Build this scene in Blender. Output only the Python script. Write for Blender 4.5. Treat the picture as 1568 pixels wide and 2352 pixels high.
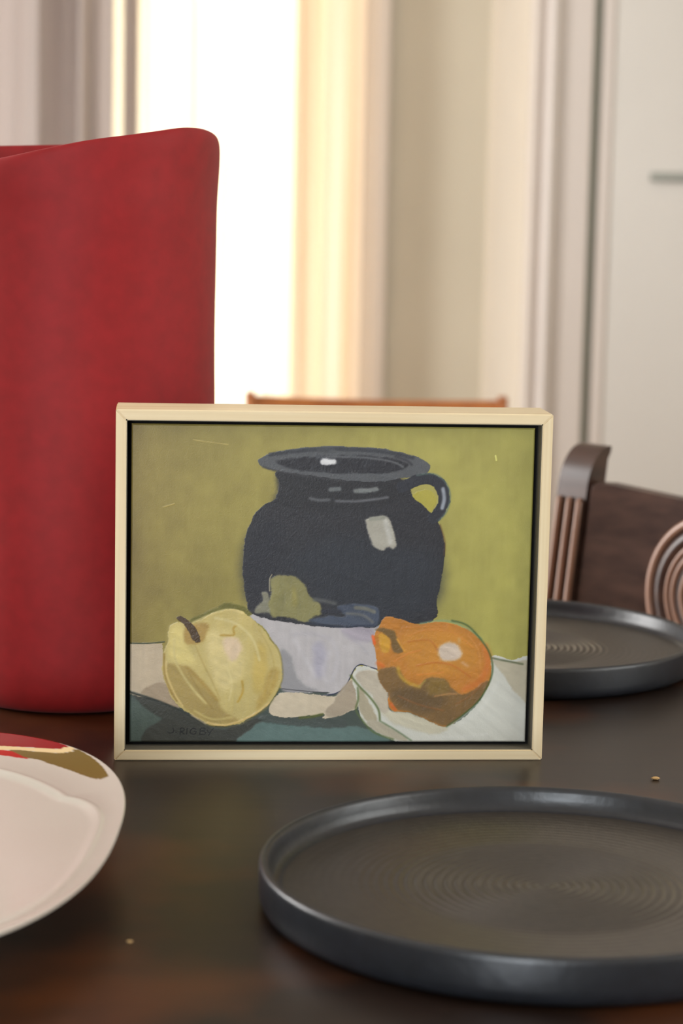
import bpy, bmesh, math
import numpy as np
from mathutils import Vector, Matrix

# ------------------------------------------------------------------ clear
for o in list(bpy.data.objects):
    bpy.data.objects.remove(o)
S = bpy.context.scene
COL = S.collection
TZ = 0.75                      # table top height
H_CAM = TZ + 0.35063

# ------------------------------------------------------------------ camera
PITCH, ROLL = 0.14112, 0.02052
fw = Vector((0, math.cos(PITCH), -math.sin(PITCH)))
rt = Vector((1, 0, 0)); up = rt.cross(fw)
rt2 = rt*math.cos(ROLL) + up*math.sin(ROLL); up2 = rt2.cross(fw)
cam_d = bpy.data.cameras.new('camera')
cam = bpy.data.objects.new('camera', cam_d); COL.objects.link(cam)
M = Matrix((rt2, up2, -fw)).transposed().to_4x4(); M.translation = Vector((0, 0, H_CAM))
cam.matrix_world = M
cam_d.lens = 50; cam_d.sensor_fit = 'VERTICAL'; cam_d.sensor_height = 2352*50/5000; cam_d.sensor_width = 1568*50/5000
cam_d.clip_start = 0.05; cam_d.clip_end = 60
cam_d.dof.use_dof = True; cam_d.dof.focus_distance = 1.36; cam_d.dof.aperture_fstop = 5.0
S.camera = cam

# ------------------------------------------------------------------ world, lights, exposure
w = bpy.data.worlds.new('daylight'); S.world = w; w.use_nodes = True
bg = w.node_tree.nodes['Background']; bg.inputs[0].default_value = (0.93, 0.97, 1.0, 1); bg.inputs[1].default_value = 3.2

def area(name, loc, target, sx, sy, power, col):
    d = bpy.data.lights.new(name, 'AREA'); d.shape = 'RECTANGLE'; d.size = sx; d.size_y = sy
    d.energy = power; d.color = col
    o = bpy.data.objects.new(name, d); COL.objects.link(o); o.location = loc
    o.rotation_euler = (Vector(target)-Vector(loc)).to_track_quat('-Z', 'Y').to_euler()
    return o
area('daylight_right_window', (1.84, 0.75, 1.55), (0.0, 1.1, 1.0), 1.0, 1.1, 12, (1.0, 0.97, 0.92))
area('daylight_front_window', (-0.75, -2.32, 1.35), (0.0, 1.2, 1.0), 0.95, 1.2, 66, (0.86, 0.93, 1.0))
area('daylight_back_window', (-0.35, 5.0, 1.25), (-0.3, 3.0, 1.2), 1.2, 2.1, 42, (1.0, 0.96, 0.90))
area('daylight_left_window', (-2.4, 2.4, 1.25), (0.1, 1.5, 0.8), 1.1, 1.8, 95, (1.0, 0.97, 0.95))

S.view_settings.view_transform = 'Standard'; S.view_settings.look = 'None'
S.view_settings.gamma = 1; S.view_settings.use_curve_mapping = False
S.view_settings.exposure = 0.0

# ------------------------------------------------------------------ helpers
def lin(c):
    return tuple(((x/255)/12.92 if x/255 <= .04045 else ((x/255+.055)/1.055)**2.4) for x in c)

def mat(name, rgb, rough=.6, spec=.5, noise=0, scale=(8, 8, 8), bump=0, rgb2=None, detail=6, coat=0, metal=0, sheen=0):
    m = bpy.data.materials.new(name); m.use_nodes = True
    nt = m.node_tree; b = nt.nodes['Principled BSDF']
    b.inputs['Roughness'].default_value = rough; b.inputs['Specular IOR Level'].default_value = spec
    b.inputs['Metallic'].default_value = metal; b.inputs['Coat Weight'].default_value = coat
    b.inputs['Coat Roughness'].default_value = .12; b.inputs['Sheen Weight'].default_value = sheen
    c1 = lin(rgb)
    b.inputs['Base Color'].default_value = (*c1, 1)
    if noise or bump or rgb2:
        tc = nt.nodes.new('ShaderNodeTexCoord'); mp = nt.nodes.new('ShaderNodeMapping'); mp.inputs['Scale'].default_value = scale
        n = nt.nodes.new('ShaderNodeTexNoise'); n.inputs['Scale'].default_value = 1; n.inputs['Detail'].default_value = detail
        nt.links.new(tc.outputs['Object'], mp.inputs[0]); nt.links.new(mp.outputs[0], n.inputs['Vector'])
        r = nt.nodes.new('ShaderNodeValToRGB'); r.color_ramp.elements[0].position = .32; r.color_ramp.elements[1].position = .68
        c2 = lin(rgb2) if rgb2 else tuple(x*(1-noise) for x in c1)
        r.color_ramp.elements[0].color = (*c2, 1); r.color_ramp.elements[1].color = (*c1, 1)
        nt.links.new(n.outputs['Fac'], r.inputs[0]); nt.links.new(r.outputs[0], b.inputs['Base Color'])
        if bump:
            bp = nt.nodes.new('ShaderNodeBump'); bp.inputs['Strength'].default_value = bump; bp.inputs['Distance'].default_value = .001
            nt.links.new(n.outputs['Fac'], bp.inputs['Height']); nt.links.new(bp.outputs[0], b.inputs['Normal'])
    return m

def attr_mat(name, attr, rough=.4, spec=.5, bump=0, scale=900, coat=0):
    m = bpy.data.materials.new(name); m.use_nodes = True
    nt = m.node_tree; b = nt.nodes['Principled BSDF']
    b.inputs['Roughness'].default_value = rough; b.inputs['Specular IOR Level'].default_value = spec; b.inputs['Coat Weight'].default_value = coat
    a = nt.nodes.new('ShaderNodeAttribute'); a.attribute_name = attr
    nt.links.new(a.outputs['Color'], b.inputs['Base Color'])
    if bump:
        tc = nt.nodes.new('ShaderNodeTexCoord'); n = nt.nodes.new('ShaderNodeTexNoise'); n.inputs['Scale'].default_value = scale; n.inputs['Detail'].default_value = 3
        bp = nt.nodes.new('ShaderNodeBump'); bp.inputs['Strength'].default_value = bump; bp.inputs['Distance'].default_value = .0004
        nt.links.new(tc.outputs['Object'], n.inputs['Vector']); nt.links.new(n.outputs['Fac'], bp.inputs['Height']); nt.links.new(bp.outputs[0], b.inputs['Normal'])
    return m

def fabric_mat(name, rgb, trans=.6, clear=0.0, scale=(40, 40, 2), dark=(.82, .82, .82)):
    m = bpy.data.materials.new(name); m.use_nodes = True
    nt = m.node_tree; nt.nodes.remove(nt.nodes['Principled BSDF']); out = nt.nodes['Material Output']
    tc = nt.nodes.new('ShaderNodeTexCoord'); mp = nt.nodes.new('ShaderNodeMapping'); mp.inputs['Scale'].default_value = scale
    n = nt.nodes.new('ShaderNodeTexNoise'); n.inputs['Scale'].default_value = 1
    nt.links.new(tc.outputs['Object'], mp.inputs[0]); nt.links.new(mp.outputs[0], n.inputs['Vector'])
    r = nt.nodes.new('ShaderNodeValToRGB'); c = lin(rgb)
    r.color_ramp.elements[0].position = .3; r.color_ramp.elements[1].position = .7
    r.color_ramp.elements[0].color = (*[x*k for x, k in zip(c, dark)], 1); r.color_ramp.elements[1].color = (*c, 1)
    nt.links.new(n.outputs['Fac'], r.inputs[0])
    d = nt.nodes.new('ShaderNodeBsdfDiffuse'); t = nt.nodes.new('ShaderNodeBsdfTranslucent'); x = nt.nodes.new('ShaderNodeMixShader')
    for k in (d, t): nt.links.new(r.outputs[0], k.inputs[0])
    x.inputs[0].default_value = trans
    nt.links.new(d.outputs[0], x.inputs[1]); nt.links.new(t.outputs[0], x.inputs[2]); last = x
    if clear:
        tr = nt.nodes.new('ShaderNodeBsdfTransparent'); y = nt.nodes.new('ShaderNodeMixShader'); y.inputs[0].default_value = clear
        nt.links.new(x.outputs[0], y.inputs[1]); nt.links.new(tr.outputs[0], y.inputs[2]); last = y
    nt.links.new(last.outputs[0], out.inputs[0])
    return m

def glass_mat():
    m = bpy.data.materials.new('window_glass'); m.use_nodes = True
    nt = m.node_tree; nt.nodes.remove(nt.nodes['Principled BSDF']); out = nt.nodes['Material Output']
    t = nt.nodes.new('ShaderNodeBsdfTransparent'); t.inputs[0].default_value = (.93, .95, .95, 1)
    g = nt.nodes.new('ShaderNodeBsdfGlossy'); g.inputs['Roughness'].default_value = .03
    f = nt.nodes.new('ShaderNodeFresnel'); f.inputs[0].default_value = 1.45
    x = nt.nodes.new('ShaderNodeMixShader'); nt.links.new(f.outputs[0], x.inputs[0]); nt.links.new(t.outputs[0], x.inputs[1]); nt.links.new(g.outputs[0], x.inputs[2])
    nt.links.new(x.outputs[0], out.inputs[0]); return m

def link(name, me, m=None, parent=None, smooth=False, angle=None):
    o = bpy.data.objects.new(name, me); COL.objects.link(o)
    if m: me.materials.append(m)
    if parent: o.parent = parent
    if smooth:
        me.shade_smooth()
        if angle: me.set_sharp_from_angle(angle=math.radians(angle))
    return o

def from_bm(name, bm, m=None, parent=None, smooth=False, angle=35):
    bmesh.ops.recalc_face_normals(bm, faces=bm.faces)
    me = bpy.data.meshes.new(name); bm.to_mesh(me); bm.free()
    return link(name, me, m, parent, smooth, angle)

def box(bm, x0, x1, y0, y1, z0, z1, bev=0, seg=2):
    r = bmesh.ops.create_cube(bm, size=1)
    vs = r['verts']
    for v in vs:
        v.co = Vector((x0 if v.co.x < 0 else x1, y0 if v.co.y < 0 else y1, z0 if v.co.z < 0 else z1))
    if bev:
        es = list({e for v in vs for e in v.link_edges})
        bmesh.ops.bevel(bm, geom=es, offset=bev, segments=seg, affect='EDGES', profile=.5)

def box_obj(name, dims, m, parent=None, bev=0, seg=2):
    bm = bmesh.new(); box(bm, *dims, bev=bev, seg=seg)
    return from_bm(name, bm, m, parent, bev > 0)

def grid_mesh(name, P, closed_u=False, closed_v=False):
    """P: (nv, nu, 3) array of points -> quad mesh"""
    nv, nu = P.shape[:2]
    me = bpy.data.meshes.new(name)
    iu = np.arange(nu if closed_u else nu-1); iv = np.arange(nv if closed_v else nv-1)
    U, V = np.meshgrid(iu, iv); U1 = (U+1) % nu; V1 = (V+1) % nv
    q = np.stack([V*nu+U, V*nu+U1, V1*nu+U1, V1*nu+U], -1).reshape(-1, 4).astype(np.int32)
    me.vertices.add(nv*nu); me.vertices.foreach_set('co', P.reshape(-1).astype(np.float32))
    me.loops.add(q.size); me.loops.foreach_set('vertex_index', q.reshape(-1))
    me.polygons.add(len(q)); me.polygons.foreach_set('loop_start', np.arange(0, q.size, 4, dtype=np.int32))
    me.polygons.foreach_set('loop_total', np.full(len(q), 4, dtype=np.int32))
    me.update(calc_edges=True); me.validate()
    return me

def color_attr(me, name, rgb):
    """rgb: (n,3) sRGB 0..1"""
    a = me.color_attributes.new(name, 'BYTE_COLOR', 'POINT')
    buf = np.ones((len(me.vertices), 4), np.float32); buf[:, :3] = np.clip(rgb, 0, 1)
    a.data.foreach_set('color_srgb', buf.reshape(-1))

def lathe_mesh(name, prof, n=96):
    a = np.linspace(0, 2*np.pi, n, endpoint=False)
    pr = np.array(prof)
    P = np.stack([pr[:, None, 0]*np.cos(a), pr[:, None, 0]*np.sin(a), np.repeat(pr[:, 1:2], n, 1)], -1)
    return grid_mesh(name, P, closed_u=True)

def tube(bm, pts, r, n=10, cap=True):
    pts = [Vector(p) for p in pts]; rings = []
    rr = r if isinstance(r, (list, tuple)) else [r]*len(pts)
    prev = None
    for i, p in enumerate(pts):
        t = (pts[min(i+1, len(pts)-1)]-pts[max(i-1, 0)]).normalized()
        a = prev if prev is not None else (Vector((0, 0, 1)) if abs(t.z) < .9 else Vector((1, 0, 0)))
        a = (a-t*a.dot(t)).normalized(); prev = a; b = t.cross(a)
        rings.append([bm.verts.new(p+(a*math.cos(k*2*math.pi/n)+b*math.sin(k*2*math.pi/n))*rr[i]) for k in range(n)])
    for A, B in zip(rings, rings[1:]):
        for k in range(n): bm.faces.new((A[k], A[(k+1) % n], B[(k+1) % n], B[k]))
    if cap:
        bm.faces.new(rings[0][::-1]); bm.faces.new(rings[-1])

def prism(bm, outline, axis_fn, d0, d1):
    """outline: list of 2D pts, axis_fn(p, d)->3D"""
    A = [bm.verts.new(axis_fn(p, d0)) for p in outline]; B = [bm.verts.new(axis_fn(p, d1)) for p in outline]
    n = len(outline)
    for k in range(n): bm.faces.new((A[k], A[(k+1) % n], B[(k+1) % n], B[k]))
    bm.faces.new(A[::-1]); bm.faces.new(B)

def thing(name, label, cat, loc=(0, 0, 0), rz=0, group=None):
    o = bpy.data.objects.new(name, None); COL.objects.link(o); o.location = loc; o.rotation_euler = (0, 0, rz)
    o.empty_display_size = .05
    return tag(o, label, cat, group)

def tag(o, label, cat, group=None):
    o['label'] = label; o['category'] = cat
    if group: o['group'] = group
    return o

def struct(o):
    o['kind'] = 'structure'; return o

def copy_tree(o, parent=None):
    c = o.copy(); COL.objects.link(c); c.parent = parent
    for ch in o.children: copy_tree(ch, c)
    return c

RNG = np.random.default_rng(7)
def smooth_noise(h, w, sy, sx, rng=RNG):
    """value noise 0..1, cell sizes sy, sx in pixels"""
    gh, gw = int(h/sy)+3, int(w/sx)+3
    g = rng.random((gh, gw)); y = np.arange(h)/sy; x = np.arange(w)/sx
    yi = y.astype(int); xi = x.astype(int); fy = y-yi; fx = x-xi
    fy = fy*fy*(3-2*fy); fx = fx*fx*(3-2*fx)
    a = g[yi][:, xi]; b = g[yi][:, xi+1]; c = g[yi+1][:, xi]; d = g[yi+1][:, xi+1]
    fx = fx[None]; fy = fy[:, None]
    return (a*(1-fx)+b*fx)*(1-fy)+(c*(1-fx)+d*fx)*fy

# ------------------------------------------------------------------ materials
M_wall = mat('beige_wall_paint', (206, 198, 180), .75, .3, .05, (3, 3, 3), .05)
M_trim = mat('white_trim_paint', (226, 216, 208), .45, .4, .03, (4, 4, 4))
M_white = mat('white_door_paint', (218, 213, 205), .5, .4, .03, (3, 3, 3))
M_ceil = mat('ceiling_paint', (235, 232, 226), .9, .2, .02)
M_floor = mat('oak_floor', (132, 98, 66), .4, .4, .3, (40, 3, 3), .1, (96, 66, 42))
M_gap_shade = mat('gap_shade', (150, 154, 140), .8, .2)
M_grey = mat('grey_metal', (150, 150, 140), .4, .5, metal=.3)

# =================================================================== ROOM
def seg_wall(name, boxes, m=M_wall):
    bm = bmesh.new()
    for b in boxes: box(bm, *b)
    return struct(from_bm(name, bm, m))
CEIL = 2.6
WX0, WX1, WZ0, WZ1 = -1.15, 0.03, 0.06, 2.35      # back window opening
seg_wall('wall_back', [(-2.5, WX0, 4.6, 4.75, 0, CEIL), (WX1, 0.289, 4.6, 4.75, 0, CEIL), (WX0, WX1, 4.6, 4.75, WZ1, CEIL), (WX0, WX1, 4.6, 4.75, 0, WZ0)])
# closet corner: the side face that catches window light, and the wall round the door
bm = bmesh.new()
prism(bm, [(0.289, 4.6), (0.338, 4.215), (0.338, 4.20), (0.45, 4.20), (0.45, 4.75), (0.289, 4.75)], lambda p, d: Vector((p[0], p[1], d)), 0, CEIL)
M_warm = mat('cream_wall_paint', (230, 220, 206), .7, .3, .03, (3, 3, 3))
struct(from_bm('wall_closet', bm, M_warm))
seg_wall('wall_right_end', [(1.2755, 1.9, 4.19, 4.75, 0, CEIL), (0.4505, 1.275, 4.20, 4.75, 2.084, CEIL)], M_warm)
seg_wall('wall_right', [(1.9, 2.05, -2.55, 0.2, 0, CEIL), (1.9, 2.05, 1.3, 4.75, 0, CEIL), (1.9, 2.05, 0.2, 1.3, 2.15, CEIL), (1.9, 2.05, 0.2, 1.3, 0, 0.95)])
seg_wall('wall_left', [(-2.65, -2.5, -2.55, 1.8, 0, CEIL), (-2.65, -2.5, 3.0, 4.75, 0, CEIL), (-2.65, -2.5, 1.8, 3.0, 2.25, CEIL), (-2.65, -2.5, 1.8, 3.0, 0, 0.3)])
seg_wall('wall_front', [(-2.5, -1.3, -2.55, -2.4, 0, CEIL), (-0.2, 1.9, -2.55, -2.4, 0, CEIL), (-1.3, -0.2, -2.55, -2.4, 2.0, CEIL), (-1.3, -0.2, -2.55, -2.4, 0, 0.7)])
struct(box_obj('floor', (-2.65, 2.05, -2.55, 4.75, -.1, 0), M_floor))
struct(box_obj('ceiling', (-2.65, 2.05, -2.55, 4.75, CEIL, CEIL+.1), M_ceil))

M_glass = glass_mat()
def window(name, axis, a0, a1, z0, z1, plane, t=.05, mull=True):
    """axis 'x': window spans x in a plane y=plane; 'y': spans y in a plane x=plane"""
    def B(u0, u1, d0, d1, w0, w1):
        return (u0, u1, d0, d1, w0, w1) if axis == 'x' else (d0, d1, u0, u1, w0, w1)
    bm = bmesh.new()
    for b in ((a0, a0+t, plane, plane+.06, z0, z1), (a1-t, a1, plane, plane+.06, z0, z1), (a0+t, a1-t, plane, plane+.06, z1-t, z1), (a0+t, a1-t, plane, plane+.06, z0, z0+t)):
        box(bm, *B(*b), bev=.004)
    f = struct(from_bm(name, bm, M_trim, None, True))
    if mull:
        c = (a0+a1)/2; box_obj('mullion', B(c-.02, c+.02, plane+.01, plane+.05, z0+t, z1-t), M_trim, f)
    c = (a0+a1)/2
    panes = ((a0+t, c-.02), (c+.02, a1-t)) if mull else ((a0+t, a1-t),)
    for p0, p1 in panes:
        box_obj('pane', B(p0, p1, plane+.028, plane+.032, z0+t, z1-t), M_glass, f)
    return f
window('window_1', 'x', WX0, WX1, WZ0, WZ1, 4.66)
window('window_2', 'x', -1.3, -0.2, 0.7, 2.0, -2.5)
window('window_3', 'y', 0.2, 1.3, 0.95, 2.15, 1.95)
window('window_4', 'y', 1.8, 3.0, 0.3, 2.25, -2.6)

# window casing at the right of the curtains (two steps, px 838-893)
bm = bmesh.new()
prism(bm, [(0.030, 4.60), (0.030, 4.585), (0.050, 4.585), (0.054, 4.572), (0.076, 4.572), (0.083, 4.58), (0.083, 4.60)], lambda p, d: Vector((p[0], p[1], d)), 0.0, 2.42)
struct(from_bm('trim_1', bm, M_trim))
# door casing with a rounded moulding
prof = [(0.342, 4.20), (0.342, 4.19), (0.350, 4.178), (0.366, 4.19), (0.372, 4.172), (0.380, 4.166), (0.388, 4.168), (0.394, 4.178), (0.400, 4.182), (0.455, 4.184), (0.459, 4.19), (0.459, 4.20)]
bm = bmesh.new(); prism(bm, prof, lambda p, d: Vector((p[0], p[1], d)), 0, 2.16)
struct(from_bm('trim_2', bm, M_trim))
struct(box_obj('gap_shade_strip', (0.455, 0.476, 4.206, 4.26, 0, 2.083), M_gap_shade))          # filler strip on the hinge side, coloured as the gap's shade
struct(box_obj('baseboard_back', (0.083, 0.289, 4.585, 4.60, 0, .13), M_trim, bev=.003))
# door: slab with a light bevelled edge strip and a long horizontal pull
door = struct(thing('door_1', '', '', (0.474, 4.2, 0)))
del door['label'], door['category']
bm = bmesh.new(); box(bm, 0.026, 0.80, 0.0, 0.04, 0.01, 2.08, bev=.002); from_bm('door_panel', bm, M_white, door, True)
bm = bmesh.new()
prism(bm, [(0.0, .03), (0.0, 0.0), (0.004, -.004), (0.022, -.004), (0.030, 0.004), (0.030, .03)], lambda p, d: Vector((p[0], p[1], d)), 0.01, 2.08)
from_bm('edge_strip', bm, M_trim, door)
bm = bmesh.new(); box(bm, 0.100, 0.40, -.012, -.004, H_CAM-TZ+TZ+0.052-0.0, H_CAM+0.069, bev=.003); 
for x in (.115, .385): box(bm, x-.006, x+.006, -.006, .004, H_CAM+.055, H_CAM+.066)
from_bm('pull_rail', bm, M_grey, door, True)

# =================================================================== CURTAINS
def curtain(name, x0, x1, y, z0, z1, folds, m, label, nz=24, seed=0, n=None):
    """folds: function x -> y offset"""
    xs = np.linspace(x0, x1, n or max(60, int((x1-x0)*420)))
    zs = np.linspace(z0, z1, nz)
    X, Z = np.meshgrid(xs, zs)
    Y = y + folds(X, Z)
    P = np.stack([X, Y, Z], -1)
    o = link(name, grid_mesh(name, P), m, None, True)
    sm = o.modifiers.new('cloth_thickness', 'SOLIDIFY'); sm.thickness = .0012
    return tag(o, label, 'curtain')
M_sheer = fabric_mat('sheer_white_fabric', (252, 249, 242), .62, .06, (34, 34, .8), (.99, .92, .80))
M_cream = fabric_mat('cream_fabric', (252, 242, 228), .60, .0, (30, 30, .8), (.96, .90, .84))
M_drape = fabric_mat('grey_drape_fabric', (220, 208, 202), .2, 0, (30, 30, 1.5))
curtain('sheer_curtain', -0.60, -0.085, 4.50, 0.05, 2.42,
        lambda X, Z: .014*np.sin(X*62+.3*np.sin(Z*2))+.008*np.sin(X*143+1+.4*Z), M_sheer,
        'sheer white curtain glowing with daylight in the back window')
curtain('cream_curtain', -0.110, 0.030, 4.465, 0.05, 2.42,
        lambda X, Z: .010*np.sin(X*95+.5*np.sin(Z*1.7))+.004*np.sin(X*230+Z), M_cream,
        'cream curtain panel at the right edge of the bright window')
def drape_fold(X, Z):
    # a broad roll that catches the light, a shaded recess, a tight roll, a flat pleat
    kx = np.array([-1.26, -1.20, -1.12, -1.05, -.97, -.90, -.84, -.78, -.73, -.700, -.668, -.640, -.612, -.600, -.575, -.546, -.540, -.531, -.523, -.512, -.49, -.468])
    ky = np.array([.02, -.03, .02, -.03, .02, -.03, .02, -.03, .015, .030, .028, -.018, -.034, -.010, .045, .050, .010, -.026, -.022, .014, .006, .010])
    return np.interp(X+.002*np.sin(Z*2.2), kx, ky)
curtain('grey_drape', -1.25, -0.468, 4.38, 0.04, 2.42, drape_fold, M_drape,
        'heavy grey pleated drape hanging at the left of the window')
curtain('narrow_drape', -0.455, -0.425, 4.44, 0.04, 2.42, lambda X, Z: .006*np.sin((X+.455)*105), M_drape,
        'narrow grey-pink drape edge between the grey drape and the sheer curtain', n=24)
# rod carrying them
t = thing('curtain_rod', 'wooden curtain rod above the back window', 'curtain rod', (-.55, 4.44, 2.43))
bm = bmesh.new(); tube(bm, [(-.85, 0, 0), (.68, 0, 0)], .012, 12); from_bm('rod', bm, M_trim, t, True)
for x in (-.85, .68):
    bm = bmesh.new(); bmesh.ops.create_icosphere(bm, subdivisions=2, radius=.022, matrix=Matrix.Translation((x, 0, 0))); from_bm('finial', bm, M_trim, t, True)
for x in (-.8, .63):
    box_obj('bracket', (x-.008, x+.008, 0, .16, -.012, .012), M_trim, t)

# =================================================================== TABLE
def wood_table_mat():
    m = bpy.data.materials.new('dark_walnut_table'); m.use_nodes = True
    nt = m.node_tree; b = nt.nodes['Principled BSDF']
    tc = nt.nodes.new('ShaderNodeTexCoord'); mp = nt.nodes.new('ShaderNodeMapping'); mp.inputs['Scale'].default_value = (9, 90, 9); mp.inputs['Rotation'].default_value = (0, 0, .12)
    n = nt.nodes.new('ShaderNodeTexNoise'); n.inputs['Scale'].default_value = 1; n.inputs['Detail'].default_value = 8; n.inputs['Roughness'].default_value = .65
    nt.links.new(tc.outputs['Object'], mp.inputs[0]); nt.links.new(mp.outputs[0], n.inputs['Vector'])
    r = nt.nodes.new('ShaderNodeValToRGB'); e = r.color_ramp.elements
    e[0].position = .3; e[0].color = (*lin((24, 14, 9)), 1); e[1].position = .72; e[1].color = (*lin((38, 24, 15)), 1)
    nt.links.new(n.outputs['Fac'], r.inputs[0])
    n2 = nt.nodes.new('ShaderNodeTexNoise'); n2.inputs['Scale'].default_value = 7; n2.inputs['Detail'].default_value = 3
    nt.links.new(tc.outputs['Object'], n2.inputs['Vector'])
    r2 = nt.nodes.new('ShaderNodeValToRGB'); r2.color_ramp.elements[0].position = .50; r2.color_ramp.elements[1].position = .72
    nt.links.new(n2.outputs['Fac'], r2.inputs[0])
    mx = nt.nodes.new('ShaderNodeMix'); mx.data_type = 'RGBA'; mx.inputs['B'].default_value = (*lin((84, 44, 18)), 1)
    nt.links.new(r2.outputs[0], mx.inputs['Factor']); nt.links.new(r.outputs[0], mx.inputs['A'])
    nt.links.new(mx.outputs['Result'], b.inputs['Base Color'])
    b.inputs['Roughness'].default_value = .37; b.inputs['Specular IOR Level'].default_value = .36
    bp = nt.nodes.new('ShaderNodeBump'); bp.inputs['Strength'].default_value = .12; bp.inputs['Distance'].default_value = .0004
    nt.links.new(n.outputs['Fac'], bp.inputs['Height']); nt.links.new(bp.outputs[0], b.inputs['Normal'])
    return m
M_table = wood_table_mat()
TX0, TX1, TY0, TY1 = -0.85, 0.50, 0.50, 1.83
tb = thing('dining_table', 'dark walnut dining table carrying the painting, vase and plates', 'table', (0, 0, 0))
box_obj('tabletop', (TX0, TX1, TY0, TY1, TZ-.032, TZ), M_table, tb, bev=.006, seg=3)
for nm, d in (('apron', (TX0+.08, TX1-.08, TY0+.06, TY0+.085, TZ-.13, TZ-.0325)), ('apron', (TX0+.08, TX1-.08, TY1-.085, TY1-.06, TZ-.13, TZ-.0325)),
              ('apron', (TX0+.06, TX0+.085, TY0+.06, TY1-.06, TZ-.13, TZ-.0325)), ('apron', (TX1-.085, TX1-.06, TY0+.06, TY1-.06, TZ-.13, TZ-.0325))):
    box_obj(nm, d, M_table, tb)
for lx in (TX0+.05, TX1-.12):
    for ly in (TY0+.05, TY1-.12):
        bm = bmesh.new()
        prismq = [(0, 0), (.07, 0), (.07, .07), (0, .07)]
        A = [bm.verts.new((lx+x, ly+y, TZ-.032)) for x, y in prismq]; B = [bm.verts.new((lx+.01+x*.7, ly+.01+y*.7, 0)) for x, y in prismq]
        for k in range(4): bm.faces.new((A[k], A[(k+1) % 4], B[(k+1) % 4], B[k]))
        bm.faces.new(A); bm.faces.new(B)
        from_bm('leg', bm, M_table, tb)

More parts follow.
